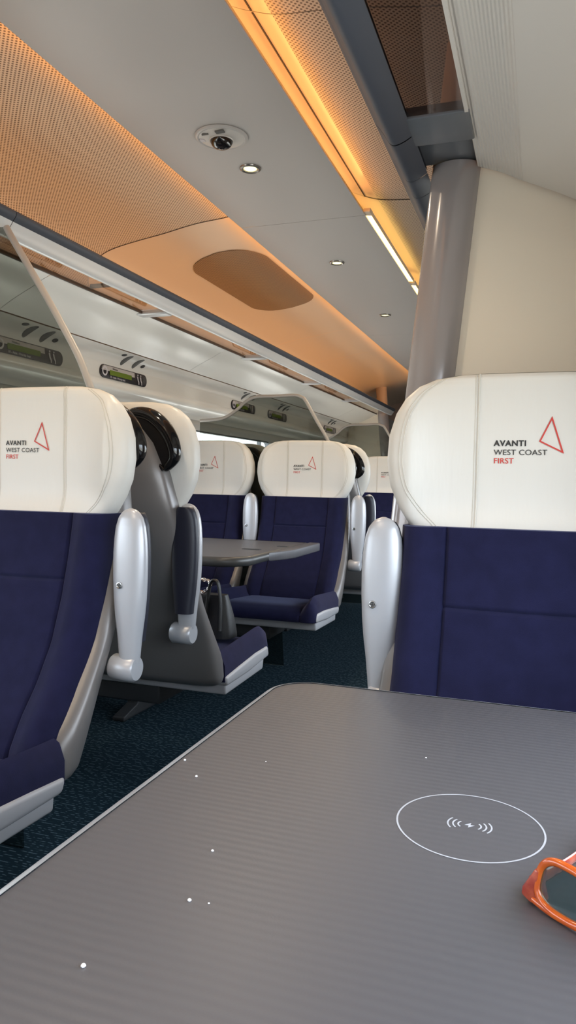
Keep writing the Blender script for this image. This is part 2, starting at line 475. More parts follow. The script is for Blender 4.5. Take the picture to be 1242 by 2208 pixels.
# the body shell outside closes the gaps above the coves and behind the panels
for nm, fl_ in (('trim_3', False), ('trim_4', True)):
    P = [(XC, 2.20), (-1.3, 2.17), (-1.80, 2.10), (-2.0, 1.80), (-2.08, 1.46)]
    if fl_: P = [mir(p) for p in P]
    V, F, U = strip(P, Y0 - .05, Y1 + .05)
    struct(obj(nm, new_mesh(nm, V, F, 'wall_paint')))

# bulkhead partitions with a rounded column on the aisle side
def bulkhead(name, flip, yb):
    g = bpy.data.objects.new(name, None); link(g); struct(g)
    s = (lambda x: x) if not flip else (lambda x: 2 * XC - x)
    def col_at(z): return -.253 + (z - 1.29) * (.050 / .53)          # column centre leans outward as it rises
    cp = MB(); pts = [(s(col_at(0) + .03), 0), (s(col_at(1.775) + .03), 1.788), (s(-.140), 1.786)]
    pts += [(s(2 * XC - x), z + .012) for x, z in PANEL[2:]] + [(s(2 * XC - x), z + .006) for x, z in VENT[1:]]
    pts += [(s(.165), 1.54), (s(.16), 1.50), (s(.255), 1.44), (s(.255), 0)]
    cp.prism(pts, yb, yb + .05)
    obj('bulkhead_panel', cp.mesh('bulkhead_panel', 'bulk_cream', False), g)
    def colm(z0, z1, r):
        R = []
        for k in range(13):
            z = z0 + (z1 - z0) * k / 12; c = col_at(z)
            R.append([(s(c + r * math.cos(a) * 1.0), yb + .012 + r * .85 * math.sin(a), z) for a in [2 * PI * j / 40 for j in range(40)]])
        m = MB(); m.rings(R); return m
    obj('column', colm(0.0, 1.794, .056).mesh('column', 'column_grey'), g)
    obj('column_top', colm(1.801, 2.12, .056).mesh('column_top', 'column_warm_lit'), g)
    return g

bulkhead('wall_partition', False, 1.71)
bulkhead('wall_partition_far', True, 7.5)

# ------------------------------------------------------------------ luggage racks
LIP = smooth_path([(-1.475, 1.836), (-1.452, 1.833), (-1.440, 1.826), (-1.441, 1.814), (-1.452, 1.800)], 5)
LIP2 = smooth_path([(-1.452, 1.800), (-1.463, 1.784), (-1.474, 1.767), (-1.486, 1.762), (-1.505, 1.768), (-1.522, 1.778)], 5)
LIPTOP = [(-1.522, 1.786), (-1.50, 1.80), (-1.482, 1.815), (-1.475, 1.836)]
def rack(name, label, flip, yA, yB, segs, brs, glassm):
    t = thing(name, label, 'luggage rack', (0, 0, 0))
    fp = (lambda P: [mir(p) for p in P]) if flip else (lambda P: list(P))
    sx = (lambda x: 2 * XC - x) if flip else (lambda x: x)
    up = MB(); lo = MB()
    for a, b in segs:
        V, F, U = strip(fp(LIP), a + .001, b - .001); up.add(V, F, U)
        V, F, U = strip(fp(LIPTOP), a + .001, b - .001); up.add(V, F, U)
        V, F, U = strip(fp(LIP2), a + .001, b - .001); lo.add(V, F, U)
    r = obj('edge_rail', up.mesh('edge_rail', 'rail_dark'), t)
    obj('rail_trim', lo.mesh('rail_trim', 'rail_dark' if flip else 'rail_silver'), t)['label'] = 'lower edge of the rail with shade painted in' if flip else 'silver lower edge of the rail'  # right side: unlit underside painted as a dark colour
    ys = [yA] + list(brs) + [yB]
    for a, b in zip(ys[:-1], ys[1:]):
        m = MB(); m.box(min(sx(-1.521), sx(-1.634)), max(sx(-1.521), sx(-1.634)), a + .004, b - .004, 1.779, 1.784)
        obj('glass_shelf', m.mesh('glass_shelf', glassm, False), t)
    for y in brs:
        m = MB(); m.box(min(sx(-1.515), sx(-1.66)), max(sx(-1.515), sx(-1.66)), y - .028, y + .028, 1.768, 1.790)
        obj('bracket', m.mesh('bracket', 'bracket_metal' if not flip else 'plate_grey', bevel=.006), t)
    # slim strip along the back edge of the glass
    m = MB(); m.box(min(sx(-1.630), sx(-1.637)), max(sx(-1.630), sx(-1.637)), yA, yB, 1.774, 1.787)
    obj('rear_edge', m.mesh('rear_edge', 'joint_dark' if not flip else 'panel_smooth', False), t)
    return t
rk = rack('luggage_rack', 'long overhead luggage rack with silver rail above the left windows', False, Y0 + .02, 7.42, [(Y0 + .02, 1.735), (1.735, 7.42)],
          [0.55, 1.62, 2.78, 3.92, 5.02, 6.15], 'rack_glass')
m = MB(); m.box(-1.633, -1.524, 2.374, 2.379, 1.7845, 1.80); obj('glass_joint', m.mesh('glass_joint', 'joint_dark', False), rk)
rr = rack('luggage_rack', 'overhead luggage rack with dark rail and smoked glass at the upper right', True, Y0 + .02, 1.43, [(Y0 + .02, 1.50), (1.502, 1.69)], [-3.4, -2.2, -1., .2], 'rack_glass_smoked')
m = MB(); m.box(-.275, -.152, 1.432, 1.55, 1.776, 1.800); m.box(-.275, -.152, 1.55, 1.70, 1.7975, 1.803)
obj('floor_plate', m.mesh('floor_plate', 'plate_grey', bevel=.004), rr)
rr2 = rack('luggage_rack', 'far stretch of dark luggage rack rail beyond the grey column on the right', True, 1.79, Y1 - .05, [(1.79, Y1 - .05)], [3.0, 4.2, 5.4, 6.6], 'rack_glass_smoked')
m = MB()
V, F, U = strip([mir(p) for p in LIP], 1.691, 1.789); m.add(V, F, U)
V, F, U = strip([mir(p) for p in LIP2], 1.691, 1.789); m.add(V, F, U)
obj('rail_link', m.mesh('rail_link', 'rail_dark'), rr)
# black floor behind the column

# ------------------------------------------------------------------ lights of the carriage
def led(name, label, prof, y0, y1, m, flip):
    P = [mir(p) for p in prof] if flip else prof
    V, F, U = strip(P, y0, y1)
    o = obj(name, new_mesh(name, V, F, m, False))
    tag(o, label, 'light'); return o
led('cove_light', 'warm light strip hidden above the left edge of the ceiling panel', [(-1.118, 2.070), (-1.118, 2.086)], Y0, 7.4, 'led_orange', False)
led('cove_light', 'warm light strip hidden above the right edge of the ceiling panel', [(-1.118, 2.070), (-1.118, 2.086)], Y0, 2.60, 'led_right', True)
led('cove_light', 'warm light strip lying behind the left luggage rack rail', [(-1.480, 1.843), (-1.494, 1.824)], Y0, 7.4, 'led_lip', False)
led('cove_light', 'dim warm light strip lying behind the right luggage rack rail', [(-1.480, 1.843), (-1.494, 1.824)], Y0, 1.5, 'led_dim', True)
def tube_lamp(y0, y1, label):
    t = thing('strip_light', label, 'light', (0, 0, 0), group='bright strip lights along the ceiling edge')
    m = MB(); m.prism([(-.6515, 2.0685), (-.6325, 2.0665), (-.6315, 2.0725), (-.651, 2.078)], y0, y1)
    obj('diffuser', m.mesh('diffuser', 'tube_yellow', False), t)
    m = MB(); m.prism([(-.6315, 2.0665), (-.6295, 2.066), (-.6275, 2.079), (-.6315, 2.079)], y0, y1)
    obj('housing', m.mesh('housing', 'joint_light', False), t)
    m = MB(); m.prism([(-.653, 2.067), (-.627, 2.064), (-.625, 2.080), (-.653, 2.080)], y0 - .045, y0 - .002)
    obj('end_cap', m.mesh('end_cap', 'joint_light', bevel=.003), t)
tube_lamp(2.70, 3.63, 'bright yellow strip light at the right edge of the ceiling, nearer one')
tube_lamp(3.70, 5.3, 'bright yellow strip light running on behind the grey column')
for a, b in ((Y0, 1.566), (1.574, 2.687)):
    m = MB(); m.prism([(-.6575, 2.1345), (-.6535, 2.1332), (-.6535, 2.1365), (-.6575, 2.1378)], a, b)
    obj('panel_joint', m.mesh('panel_joint', 'joint_dark', False), cvr)

def downlight(y, label):
    t = thing('downlight', label, 'downlight', (-.906, y, 2.063), group='round downlights in the ceiling panel')
    m = MB(); m.lathe([(.0225, .002), (.0335, .002), (.0345, -.001), (.033, -.004), (.028, -.006), (.0225, -.0035), (.0215, .002)], n=40)
    obj('bezel', m.mesh('bezel', 'bezel_metal'), t)
    m = MB(); m.lathe([(.002, -.003), (.012, -.0035), (.020, -.002), (.0225, .001)], n=32)
    obj('lamp_lens', m.mesh('lamp_lens', 'lamp_core'), t)['label'] = 'glowing pale yellow lens'
for y in (-4.1, -3.05, -2.0, -0.97, 0.08, 1.13, 2.18, 3.215, 4.285, 5.33):
    l = bpy.data.lights.new('downlight_lamp', 'SPOT'); l.shadow_soft_size = .0; l.energy = 15; l.color = (1.0, .82, .58); l.spot_size = math.radians(150); l.spot_blend = .7
    o = bpy.data.objects.new('downlight_lamp', l); link(o); o.location = (-.906, y, 2.054)
downlight(2.18, 'lit round downlight beside the dome camera, nearest of the three')
downlight(3.215, 'lit round downlight in the middle of the row of three')
downlight(4.285, 'lit round downlight furthest along the ceiling, nearest the column')

t = thing('dome_camera', 'round ceiling dome camera with dark lens and grey plate', 'camera', (-.905, 1.958, 2.063))
m = MB(); m.lathe([(.060, .001), (.074, .001), (.0765, -.002), (.074, -.006), (.069, -.0075), (.0665, -.006)], n=56)
obj('outer_ring', m.mesh('outer_ring', 'ceiling_paint'), t)
m = MB(); m.lathe([(.001, -.012), (.03, -.0115), (.055, -.009), (.0660, -.0055), (.0672, -.001)], n=56)
obj('face_plate', m.mesh('face_plate', 'cam_plate'), t)
m = MB(); m.lathe([(.0335, -.008), (.036, -.012), (.034, -.0145), (.0305, -.013)], n=40); obj('dome_ring', m.mesh('dome_ring', 'cam_plate'), t)
m = MB(); m.lathe([(.0325, -.011), (.0315, -.018), (.027, -.026), (.019, -.032), (.009, -.035), (.001, -.036)], n=40)
obj('dome', m.mesh('dome', 'cam_dome'), t)
m = MB(); m.box(-.040, -.020, -.049, -.045, -.0125, -.008); obj('lettering_strip', m.mesh('lettering_strip', 'vent_grey', False), t)
m = MB(); m.box(.004, .030, -.056, -.042, -.0125, -.008)
obj('sensor_window', m.mesh('sensor_window', 'vent_grey', False), t)
m = MB(); m.box(-.060, -.047, -.020, -.005, -.0105, -.006); obj('status_window', m.mesh('status_window', 'unit_white', False), t)

# air grille in the left cove: an oblong perforated patch following the curve
def cove_z(x):
    P = sorted([(a, b) for a, b in COVE if b > 2.0]); return float(np.interp(x, [p[0] for p in P], [p[1] for p in P]))
def grille():
    y0, y1, xa, xb = 3.02, 4.08, -1.235, -1.60
    V = []; F = []; U = []
    ny, nx = 60, 14
    for i in range(ny + 1):
        f = i / ny; y = y0 + (y1 - y0) * f
        e = min(f, 1 - f) * (y1 - y0)
        k = 1.0 if e > .17 else math.sqrt(max(0, 1 - (1 - e / .17) ** 2.4)) * .62 + .38 * (e / .17) ** .5
        c = (xa + xb) / 2; h = abs(xb - xa) / 2 * k
        for j in range(nx + 1):
            x = c - h + 2 * h * j / nx; V.append((x, y, cove_z(x) - .003)); U.append((y, x))
    for i in range(ny):
        for j in range(nx):
            a = i * (nx + 1) + j; F.append((a, a + 1, a + nx + 2, a + nx + 1))
    o = obj('air_grille', new_mesh('air_grille', V, F, 'grille_perforated', True, U))
    tag(o, 'brown oblong perforated air grille in the left ceiling cove', 'grille')
grille()

# ------------------------------------------------------------------ seat reservation displays and reading-light vents
def display_meshes():
    D = {}
    X = 0.0                                  # local: +x out of the wall into the cabin, y along, z up ; y from 0 to .42
    def flat(poly, x0, x1, name, m, bev=0):
        mb = MB(); mb.rings([[(x0, y, z) for y, z in poly], [(x1, y, z) for y, z in poly]]); return mb.mesh(name, m, bool(bev), bevel=bev)
    D['housing'] = flat(rrect(0, .42, -.031, .031, .030, 10), 0, .006, 'housing', 'unit_black', .0015)
    D['label_panel'] = flat([(.008, .004)] + rrect(.006, .305, .006, .027, [.001, .001, .001, .018], 6)[0:0] + [(.040, .004), (.300, .004), (.297, .027), (.03, .027), (.016, .021)], .0062, .0072, 'label_panel', 'unit_label')
    D['screen'] = flat(rrect(.075, .270, -.013, .010, .004, 4), .0074, .0085, 'screen', 'lcd_green')
    D['icon_ring'] = None
    V, F = ring_mesh(.012, .056, -.022, .022, .0215, .008, .0074, .0084)
    D['number_badge'] = new_mesh('number_badge', V, F, 'unit_white')
    m = MB()
    # two seated figures, each a head, back and folded legs
    for y0 in (.322, .350):
        m.rings([[(.0074 + k * .001, y0 + .006 + .004 * math.cos(a), .020 + .004 * math.sin(a)) for a in [2 * PI * j / 12 for j in range(12)]] for k in (0, 1)])
        for q in ([(y0 - .001, .013), (y0 + .008, .013), (y0 + .013, -.004), (y0 + .005, -.006)],
                  [(y0 + .005, -.006), (y0 + .013, -.004), (y0 + .020, -.012), (y0 + .013, -.016)],
                  [(y0 + .013, -.010), (y0 + .020, -.010), (y0 + .020, -.026), (y0 + .014, -.026)]):
            m.rings([[(.0074, y, z) for y, z in q], [(.0084, y, z) for y, z in q]])
    D['seat_pictogram'] = m.mesh('seat_pictogram', 'unit_white', False)
    m = MB()
    for k in range(7):
        z = .018 - k * .006; m.box(.0074, .0080, .378, .404, z - .001, z + .001)
    D['stripe_bars'] = m.mesh('stripe_bars', 'vent_grey', False)
    def wr(body, size, y, z, name, m, bold=0):
        v, f = text_mesh(name, body, size, m, bold)
        return [(.0084, y + a, z + b) for a, b, c in v], f
    v, f = wr('Window', .013, .098, .0135, 'w', 0, .0002); D['window_lettering'] = new_mesh('window_lettering', v, f, 'ink_black', False)
    mb = MB(); 
    for body, y in (('10 - Aisle - Priority Seat', .078),):
        v, f = wr(body, .0135, y, -.0265, 'x', 0, .0002); mb.add(v, f)
    D['aisle_lettering'] = mb.mesh('aisle_lettering', 'unit_white', False)
    return D
DM = display_meshes()
def display(y, label):
    t = thing('seat_reservation_display', label, 'display', (-1.9565, y, 1.573), group='seat reservation displays along the left wall')
    h = obj('housing', DM['housing'], t)
    for k in ('label_panel', 'screen', 'number_badge', 'seat_pictogram', 'stripe_bars'): obj(k, DM[k], t)
    for k in ('window_lettering', 'aisle_lettering'): obj(k, DM[k], t)
vent_z = lambda x: float(np.interp(-x, [-p[0] for p in VENT], [p[1] for p in VENT]))
def vents(y, label):
    t = thing('reading_light_cluster', label, 'reading light', (0, y, 0), group='reading light clusters above the displays')
    # local frame on the sloping panel: follow VENT profile by arc parameter s in [0,1]
    P = VENT; arc = [0]
    for a, b in zip(P[:-1], P[1:]): arc.append(arc[-1] + math.hypot(b[0] - a[0], b[1] - a[1]))
    def at(s, off):
        x = float(np.interp(s, arc, [p[0] for p in P])); z = float(np.interp(s, arc, [p[1] for p in P]))
        return x + off * .5, z - off * .85
    L = arc[-1]
    def oval(y0, s0, ry, rs, lean, name, m):
        ring0 = []; ring1 = []
        for j in range(24):
            a = 2 * PI * j / 24; ds = rs * math.sin(a); s = min(max(s0 + ds, 0.002), L)
            yy = y0 + ry * math.cos(a) - lean * ds
            x, z = at(s, .0015); ring0.append((x, yy, z)); x, z = at(s, -.004); ring1.append((x, yy, z))
        mb = MB(); mb.rings([ring0, ring1]); obj(name, mb.mesh(name, m, False), t)
    mid = L * .55
    oval(.0, mid, .019, .038, .25, 'speaker_grille', 'vent_grey'); oval(.105, mid, .019, .038, .25, 'speaker_grille', 'vent_grey')
    oval(-.052, mid - .026, .016, .011, .25, 'spot_lamp', 'vent_dark'); oval(.172, mid + .012, .016, .011, .25, 'spot_lamp', 'vent_dark')
for (yd, yv, d, where) in ((2.225, 2.395, 'seen through the tall glass screen', ''), (2.925, 3.10, 'above the second white headrest', ''), (4.44, 4.60, 'just left of the arched screen', ''),
                    (5.12, 5.33, 'seen behind the arched glass screen', ''), (6.60, 6.72, 'right of the arched screen', '')):
    display(yd, 'black seat reservation display on the wall %s' % d)
    vents(yv, 'grey oval grilles on the left wall %s' % d)

def hook(y, label):
    t = thing('coat_hook', label, 'hook', (-2.014, y, 1.452), group='coat hooks on the left wall')
    m = MB(); m.lathe([(.001, .008), (.010, .008), (.012, .004), (.012, -.03)], axis='x', n=20); obj('plate', m.mesh('plate', 'frame_grey'), t)
    m = MB(); m.tube(smooth_path([(.005, 0, 0), (.03, 0, -.008), (.038, 0, -.03), (.05, 0, -.035), (.054, 0, -.015)], 4), .006); obj('peg', m.mesh('peg', 'frame_grey'), t)
hook(3.83, 'small grey coat hook on the left wall right of the second headrest')

# ------------------------------------------------------------------ glass draught screens
def screen(label, y, edge, base, group='glass draught screens between the seats'):
    t = thing('glass_screen', label, 'glass screen', (0, y, 0), group=group)
    E_ = smooth_path(edge, 6)
    m = MB(); m.prism(E_ + base, -.004, .004)
    obj('pane', m.mesh('pane', 'screen_glass', False), t)
    m = MB(); m.tube([(x, 0, z) for x, z in E_ if z > .80], .0095, 12)
    obj('edge_trim', m.mesh('edge_trim', 'frame_trim'), t)['label'] = 'pale grey rubber edge'
mat('frame_trim', (0.42, 0.39, 0.365), 0.4)
screen('tall tinted glass screen behind the nearest left seat, reaching the rack', 1.70, [(-1.38, .002), (-1.38, .50), (-1.14, .78), (-1.075, .95), (-1.09, 1.12), (-1.125, 1.23), (-1.165, 1.318), (-1.202, 1.400), (-1.255, 1.487), (-1.309, 1.570), (-1.419, 1.731), (-1.445, 1.772)],
       [(-1.63, 1.772), (-1.868, 1.66), (-1.94, 1.61), (-1.94, .002)])
ARCH = [(-1.935, 1.422), (-1.79, 1.435), (-1.704, 1.480), (-1.64, 1.532), (-1.574, 1.556), (-1.445, 1.558), (-1.347, 1.561), (-1.305, 1.550), (-1.277, 1.527), (-1.206, 1.409), (-1.149, 1.317), (-1.10, 1.20), (-1.08, .95), (-1.14, .78), (-1.38, .50), (-1.38, .015)]
screen('arched glass screen with pale edge behind the middle pair of seats', 3.905, [(x * .99, (z - H) * .99 + H if z > .5 else z) for x, z in ARCH], [(-1.935, .015)])
screen('furthest arched glass screen, partly behind the large right headrest', 6.15, [(x + .0, z + .01) for x, z in ARCH], [(-1.935, .015)])

# ------------------------------------------------------------------ seats
HZ = [.9610, .9635, .971, .990, 1.030, 1.070, 1.120, 1.170, 1.215, 1.245, 1.270, 1.284, 1.2915, 1.2935]
HW = [.165, .185, .205, .226, .252, .268, .2755, .2725, .259, .241, .214, .182, .135, .080]
HD = [.030, .044, .052, .056, .055, .058, .060, .059, .056, .050, .041, .031, .018, .006]
NP = 3.1
HC = .010           # centre of the headrest lies behind the seam plane
def h_interp(z, A): return float(np.interp(z, HZ, A))
def hollow(x, z):
    return .046 * max(0, 1 - abs(x / .225) ** 3.5) * max(0, 1 - abs((z - 1.13) / .172) ** 4)
def head_front(x, z, off=0.0):
    w = h_interp(z, HW); d = h_interp(z, HD)
    q = min(abs(x) / w, .999)
    return HC - d * (1 - q ** NP) ** (1 / NP) + hollow(x, z) - off
def superring(w, d, z, n, N, cy=0.0):
    out = []
    for k in range(N):
        a = 2 * PI * k / N; c, s_ = math.cos(a), math.sin(a)
        out.append((w * math.copysign(abs(c) ** (2 / n), c), cy + d * math.copysign(abs(s_) ** (2 / n), s_), z))
    return out

def seat_meshes():
    S = {}
    zz = []
    for a, b in zip(HZ[:-1], HZ[1:]): zz += [a + (b - a) * k / 3 for k in range(3)]
    zz.append(HZ[-1])
    m = MB(); m.rings([[(x, y + (hollow(x, z) if y < HC else 0), z_) for x, y, z_ in superring(h_interp(z, HW), h_interp(z, HD), z, NP, 120, HC)] for z in zz])
    S['headrest'] = m.mesh('headrest', 'leather_white', True, sharp=math.radians(80))
    m = MB()
    for sx in (-1, 1):
        m = MB()
        path = [(sx * .095, head_front(sx * .095, z, .0004), z) for z in np.linspace(.9612, 1.2905, 60)]
        m.tube(path, .0022, 8)
        m.tube([(x + sx * .006, y, z) for x, y, z in path], .0012, 6)
        S['seam_piping%d' % sx] = m.mesh('seam_piping', 'leather_seam')
    for sx in (-1, 1):
        m = MB()
        P = smooth_path([(.165, 1.2835), (.205, 1.256), (.231, 1.215), (.243, 1.165), (.245, 1.115), (.234, 1.065), (.205, 1.020), (.174, .988), (.160, .966)], 8)
        for o_ in (0, .007):
            m.tube([(sx * (x - o_), head_front(sx * (x - o_), z, .0002), z) for x, z in P], .0011, 6)
        S['stitching%d' % sx] = m.mesh('stitching', 'leather_seam')
    # printed lettering and emblem, wrapped on the leather (a little off the centre as printed)
    def wrap(v, ox, oz, sx_=1.0):
        return [(ox + a * sx_, head_front(ox + a * sx_, oz + b, .0016), oz + b) for a, b, c in v]
    m = MB(); v, f = text_mesh('l1', 'AVANTI', .0153, 0, .00045, spacing=1.12); wd = max(p[0] for p in v)
    m.add(wrap(v, -.064, 1.1505, .0595 / wd), f)
    v, f = text_mesh('l2', 'WEST COAST', .0150, 0, .00005, spacing=1.05); wd = max(p[0] for p in v)
    m.add(wrap(v, -.064, 1.1330, .0985 / wd), f)
    S['lettering'] = m.mesh('lettering', 'ink_black', False)
    m = MB(); v, f = text_mesh('l3', 'FIRST', .0150, 0, .00012, spacing=1.05); wd = max(p[0] for p in v)
    m.add(wrap(v, -.064, 1.1165, .0375 / wd), f)
    S['class_lettering'] = m.mesh('class_lettering', 'ink_red', False)
    A, B, C = (.0415, 1.2075), (.0645, 1.1360), (.0190, 1.1590)
    cx, cz = (A[0] + B[0] + C[0]) / 3, (A[1] + B[1] + C[1]) / 3
    m = MB(); O = [A, B, C]
    # inner triangle by offsetting edges
    def inset(T, d):
        out = []
        for i in range(3):
            p0, p1, p2 = (np.array(T[(i - 1) % 3]), np.array(T[i]), np.array(T[(i + 1) % 3]))
            e1 = (p1 - p0) / np.linalg.norm(p1 - p0); e2 = (p2 - p1) / np.linalg.norm(p2 - p1)
            n1 = np.array([e1[1], -e1[0]]); n2 = np.array([e2[1], -e2[0]])
            c = np.array([cx, cz])
            if n1 @ (c - p1) < 0: n1 = -n1
            if n2 @ (c - p1) < 0: n2 = -n2
            M = np.array([n1, n2]); out.append(tuple(p1 + np.linalg.solve(M, np.array([d, d]))))
        return out
    I = inset(O, .0027)
    for i in range(3):
        j = (i + 1) % 3; V = []; F = []
        for k in range(13):
            f_ = k / 12
            for T in (O, I):
                x = T[i][0] + (T[j][0] - T[i][0]) * f_; z = T[i][1] + (T[j][1] - T[i][1]) * f_
                V.append((x, head_front(x, z, .0016), z))
        for k in range(12): F.append((2 * k, 2 * k + 1, 2 * k + 3, 2 * k + 2))
        m.add(V, F)
    S['emblem'] = m.mesh('emblem', 'ink_red', False)

    # moulded back shell
    T = np.array([[.425, -.25, -.185, .235], [.435, -.258, -.160, .255], [.455, -.260, -.135, .264], [.52, -.245, -.100, .268], [.60, -.175, -.070, .266], [.70, -.10, -.02, .262],
                  [.80, -.06, .04, .257], [.90, -.03, .085, .248], [1.0, .0, .118, .234], [1.1, .02, .135, .214], [1.17, .028, .130, .182], [1.22, .034, .118, .140], [1.25, .042, .104, .098], [1.263, .052, .090, .055]])
    m = MB(); R = []
    zs = np.concatenate([np.linspace(.425, .46, 6), np.linspace(.48, 1.2, 26), np.linspace(1.215, 1.263, 7)])
    for z in zs:
        yf, yb, w = [float(np.interp(z, T[:, 0], T[:, k])) for k in (1, 2, 3)]
        R.append(superring(w, (yb - yf) / 2, z, 3.2, 64, (yf + yb) / 2))
    m.rings(R); S['back_shell'] = m.mesh('back_shell', 'shell_silver', True, sharp=math.radians(80))

    # upholstered backrest
    yfz = lambda z: float(np.interp(z, [.45, .50, .56, .62, .70, .80, .90, .99], [-.275, -.262, -.225, -.175, -.125, -.088, -.062, -.045]))
    def lines(lo, hi, n, gs, w=.007):
        L = list(np.linspace(lo, hi, n))
        for g in gs: L += [g - w, g - w * .45, g, g + w * .45, g + w]
        return sorted(set(round(q, 5) for q in L))
    WB = .238
    xs = lines(-WB, WB, 40, [-.146, .146]); zs = lines(.47, .990, 34, [.838])
    V = []; F = []; nx = len(xs)
    def front(x, z):
        y = yfz(z); ax = abs(x)
        b = .020 * (0.5 - 0.5 * math.cos(PI * min(1, max(0, (ax - .146) / .05))))       # side bolsters stand proud
        c = .010 * (1 - (x / .146) ** 2) if ax < .146 else 0                             # centre panel is softly domed
        g = .0075 * math.exp(-((ax - .146) / .0035) ** 2) + (.0055 * math.exp(-((z - .838) / .0035) ** 2) if ax < .146 else 0)
        e = max(0, (ax - .195) / (WB - .195)); r = .055 * (1 - math.sqrt(max(0, 1 - e * e)))
        return y - b - c + g + r
    for z in zs:
        for x in xs: V.append((x, front(x, z), z))
    for i in range(len(zs) - 1):
        for j in range(nx - 1): F.append((i * nx + j, i * nx + j + 1, (i + 1) * nx + j + 1, (i + 1) * nx + j))
    rim = [j for j in range(nx)] + [i * nx + nx - 1 for i in range(1, len(zs))] + [(len(zs) - 1) * nx + j for j in range(nx - 2, -1, -1)] + [i * nx for i in range(len(zs) - 2, 0, -1)]
    n0 = len(V)
    for k in rim: x, y, z = V[k]; V.append((x * .985, yfz(z) + .075, z))
    for k in range(len(rim)):
        q = (k + 1) % len(rim); F.append((rim[k], rim[q], n0 + q, n0 + k))
    F.append(tuple(range(n0, n0 + len(rim))))
    S['backrest'] = new_mesh('backrest', V, F, 'fabric_navy', True, sharp=math.radians(60))

    # seat cushion with raised sides and a rolled front
    WC = .262
    xs = lines(-WC, WC, 40, [-.192, .192]); t_ = np.linspace(0, 1, 34); V = []; F = []; nx = len(xs)
    prof = smooth_path([(-.225, .482), (-.30, .486), (-.45, .497), (-.56, .503), (-.605, .490), (-.634, .470), (-.640, .450), (-.634, .436)], 5)
    for (y, z) in prof:
        for x in xs:
            ax = abs(x)
            b = .048 * (0.5 - 0.5 * math.cos(PI * min(1, max(0, (ax - .192) / .045))))
            fade = min(1, max(0, (z - .436) / .045)); e = max(0, (ax - .225) / (WC - .225)); r = .045 * (1 - math.sqrt(max(0, 1 - e * e)))
            g = .006 * math.exp(-((ax - .192) / .0035) ** 2)
            V.append((x, y + (.006 * math.exp(-((ax - .192) / .0035) ** 2) if z < .47 else 0) - .0 + .03 * (e ** 3) * min(1, max(0, (-.46 - y) / .14)), z + (b - r) * fade - g * fade))
    for i in range(len(prof) - 1):
        for j in range(nx - 1): F.append((i * nx + j, i * nx + j + 1, (i + 1) * nx + j + 1, (i + 1) * nx + j))
    rim = [j for j in range(nx)] + [i * nx + nx - 1 for i in range(1, len(prof))] + [(len(prof) - 1) * nx + j for j in range(nx - 2, -1, -1)] + [i * nx for i in range(len(prof) - 2, 0, -1)]
    n0 = len(V)
    for k in rim: x, y, z = V[k]; V.append((x, max(y, -.62), .434))
    for k in range(len(rim)):
        q = (k + 1) % len(rim); F.append((rim[k], rim[q], n0 + q, n0 + k))
    F.append(tuple(range(n0, n0 + len(rim))))
    S['seat_cushion'] = new_mesh('seat_cushion', V, F, 'fabric_navy', True, sharp=math.radians(60))

    m = MB(); m.prism_x([(-.235, .418), (-.222, .452), (-.33, .462), (-.48, .474), (-.598, .476), (-.612, .435), (-.42, .420)], -.268, .268)
    S['seat_base'] = m.mesh('seat_base', 'base_grey', bevel=.012)
    m = MB(); m.prism_x([(-.25, .385), (-.245, .425), (-.59, .435), (-.58, .392)], -.255, .255)
    S['under_tray'] = m.mesh('under_tray', 'base_grey', bevel=.008)

    # raised armrest: silver paddle with a dark pad on its other face and a hinge drum at the bottom
    az = np.array([.655, .68, .72, .76, .80, .85, .90, .94, .965, .985, .997, 1.004, 1.006])
    aw = np.array([.024, .026, .030, .0355, .0395, .042, .0425, .040, .0365, .030, .021, .011, .003])
    ad = np.array([.018, .019, .021, .023, .024, .024, .023, .021, .019, .016, .012, .007, .002])
    zs = np.concatenate([np.linspace(.655, .965, 22), np.linspace(.97, 1.006, 10)])
    m = MB(); m.rings([superring(float(np.interp(z, az, aw)), float(np.interp(z, az, ad)), z, 2.3, 40) for z in zs])
    S['arm'] = m.mesh('armrest', 'arm_silver', True, sharp=math.radians(80))
    m = MB(); m.lathe([(.001, -.032), (.026, -.032), (.030, -.027), (.030, .027), (.026, .032), (.001, .032)], (0, 0, .640), 28, 'x')
    S['hinge'] = m.mesh('hinge', 'arm_silver')
    m = MB(); m.rings([superring(float(np.interp(z, az, aw)) * .93, .020, z, 2.6, 40, .018) for z in np.concatenate([np.linspace(.70, .96, 16), np.linspace(.965, .996, 8)])])
    S['arm_pad'] = m.mesh('arm_pad', 'arm_pad', True, sharp=math.radians(80))
    m = MB(); m.lathe([(.001, 0), (.004, 0), (.0058, -.0015), (.0075, -.0012), (.0082, .003)], (-.014, -.0250, .832), 20, 'y')
    S['screw'] = m.mesh('screw', 'screw_steel')
    m = MB(); m.box(-.0180, -.0100, -.0266, -.0245, .8310, .8330); m.box(-.0150, -.0130, -.0266, -.0245, .828, .836)
    S['screw_slot'] = m.mesh('screw_slot', 'screw_dark', False)

    # glossy black grab handle at the top corner of the shell (side = +1)
    for sd in (1, -1):
        arc = smooth_path([(.085, 1.238), (.118, 1.254), (.160, 1.250), (.195, 1.230), (.226, 1.195), (.243, 1.155), (.240, 1.125), (.214, 1.098)], 6)
        chord = smooth_path([(.085, 1.238), (.125, 1.205), (.155, 1.165), (.180, 1.130), (.214, 1.098)], 6)
        m = MB()
        rr_ = [.006 + .0145 * math.sin(PI * k / (len(arc) - 1)) ** .6 for k in range(len(arc))]
        m.tube([(sd * x, .092, z) for x, z in arc], rr_, 14)
        poly = [(sd * x, z) for x, z in arc] + [(sd * x, z) for x, z in chord[::-1][1:-1]]
        m.prism(poly, .055, .095)
        m.tube([(sd * x, .098, z) for x, z in chord], .006, 10)
        S['handle%d' % sd] = m.mesh('grab_handle', 'handle_black', True)
    return S
SM = seat_meshes()

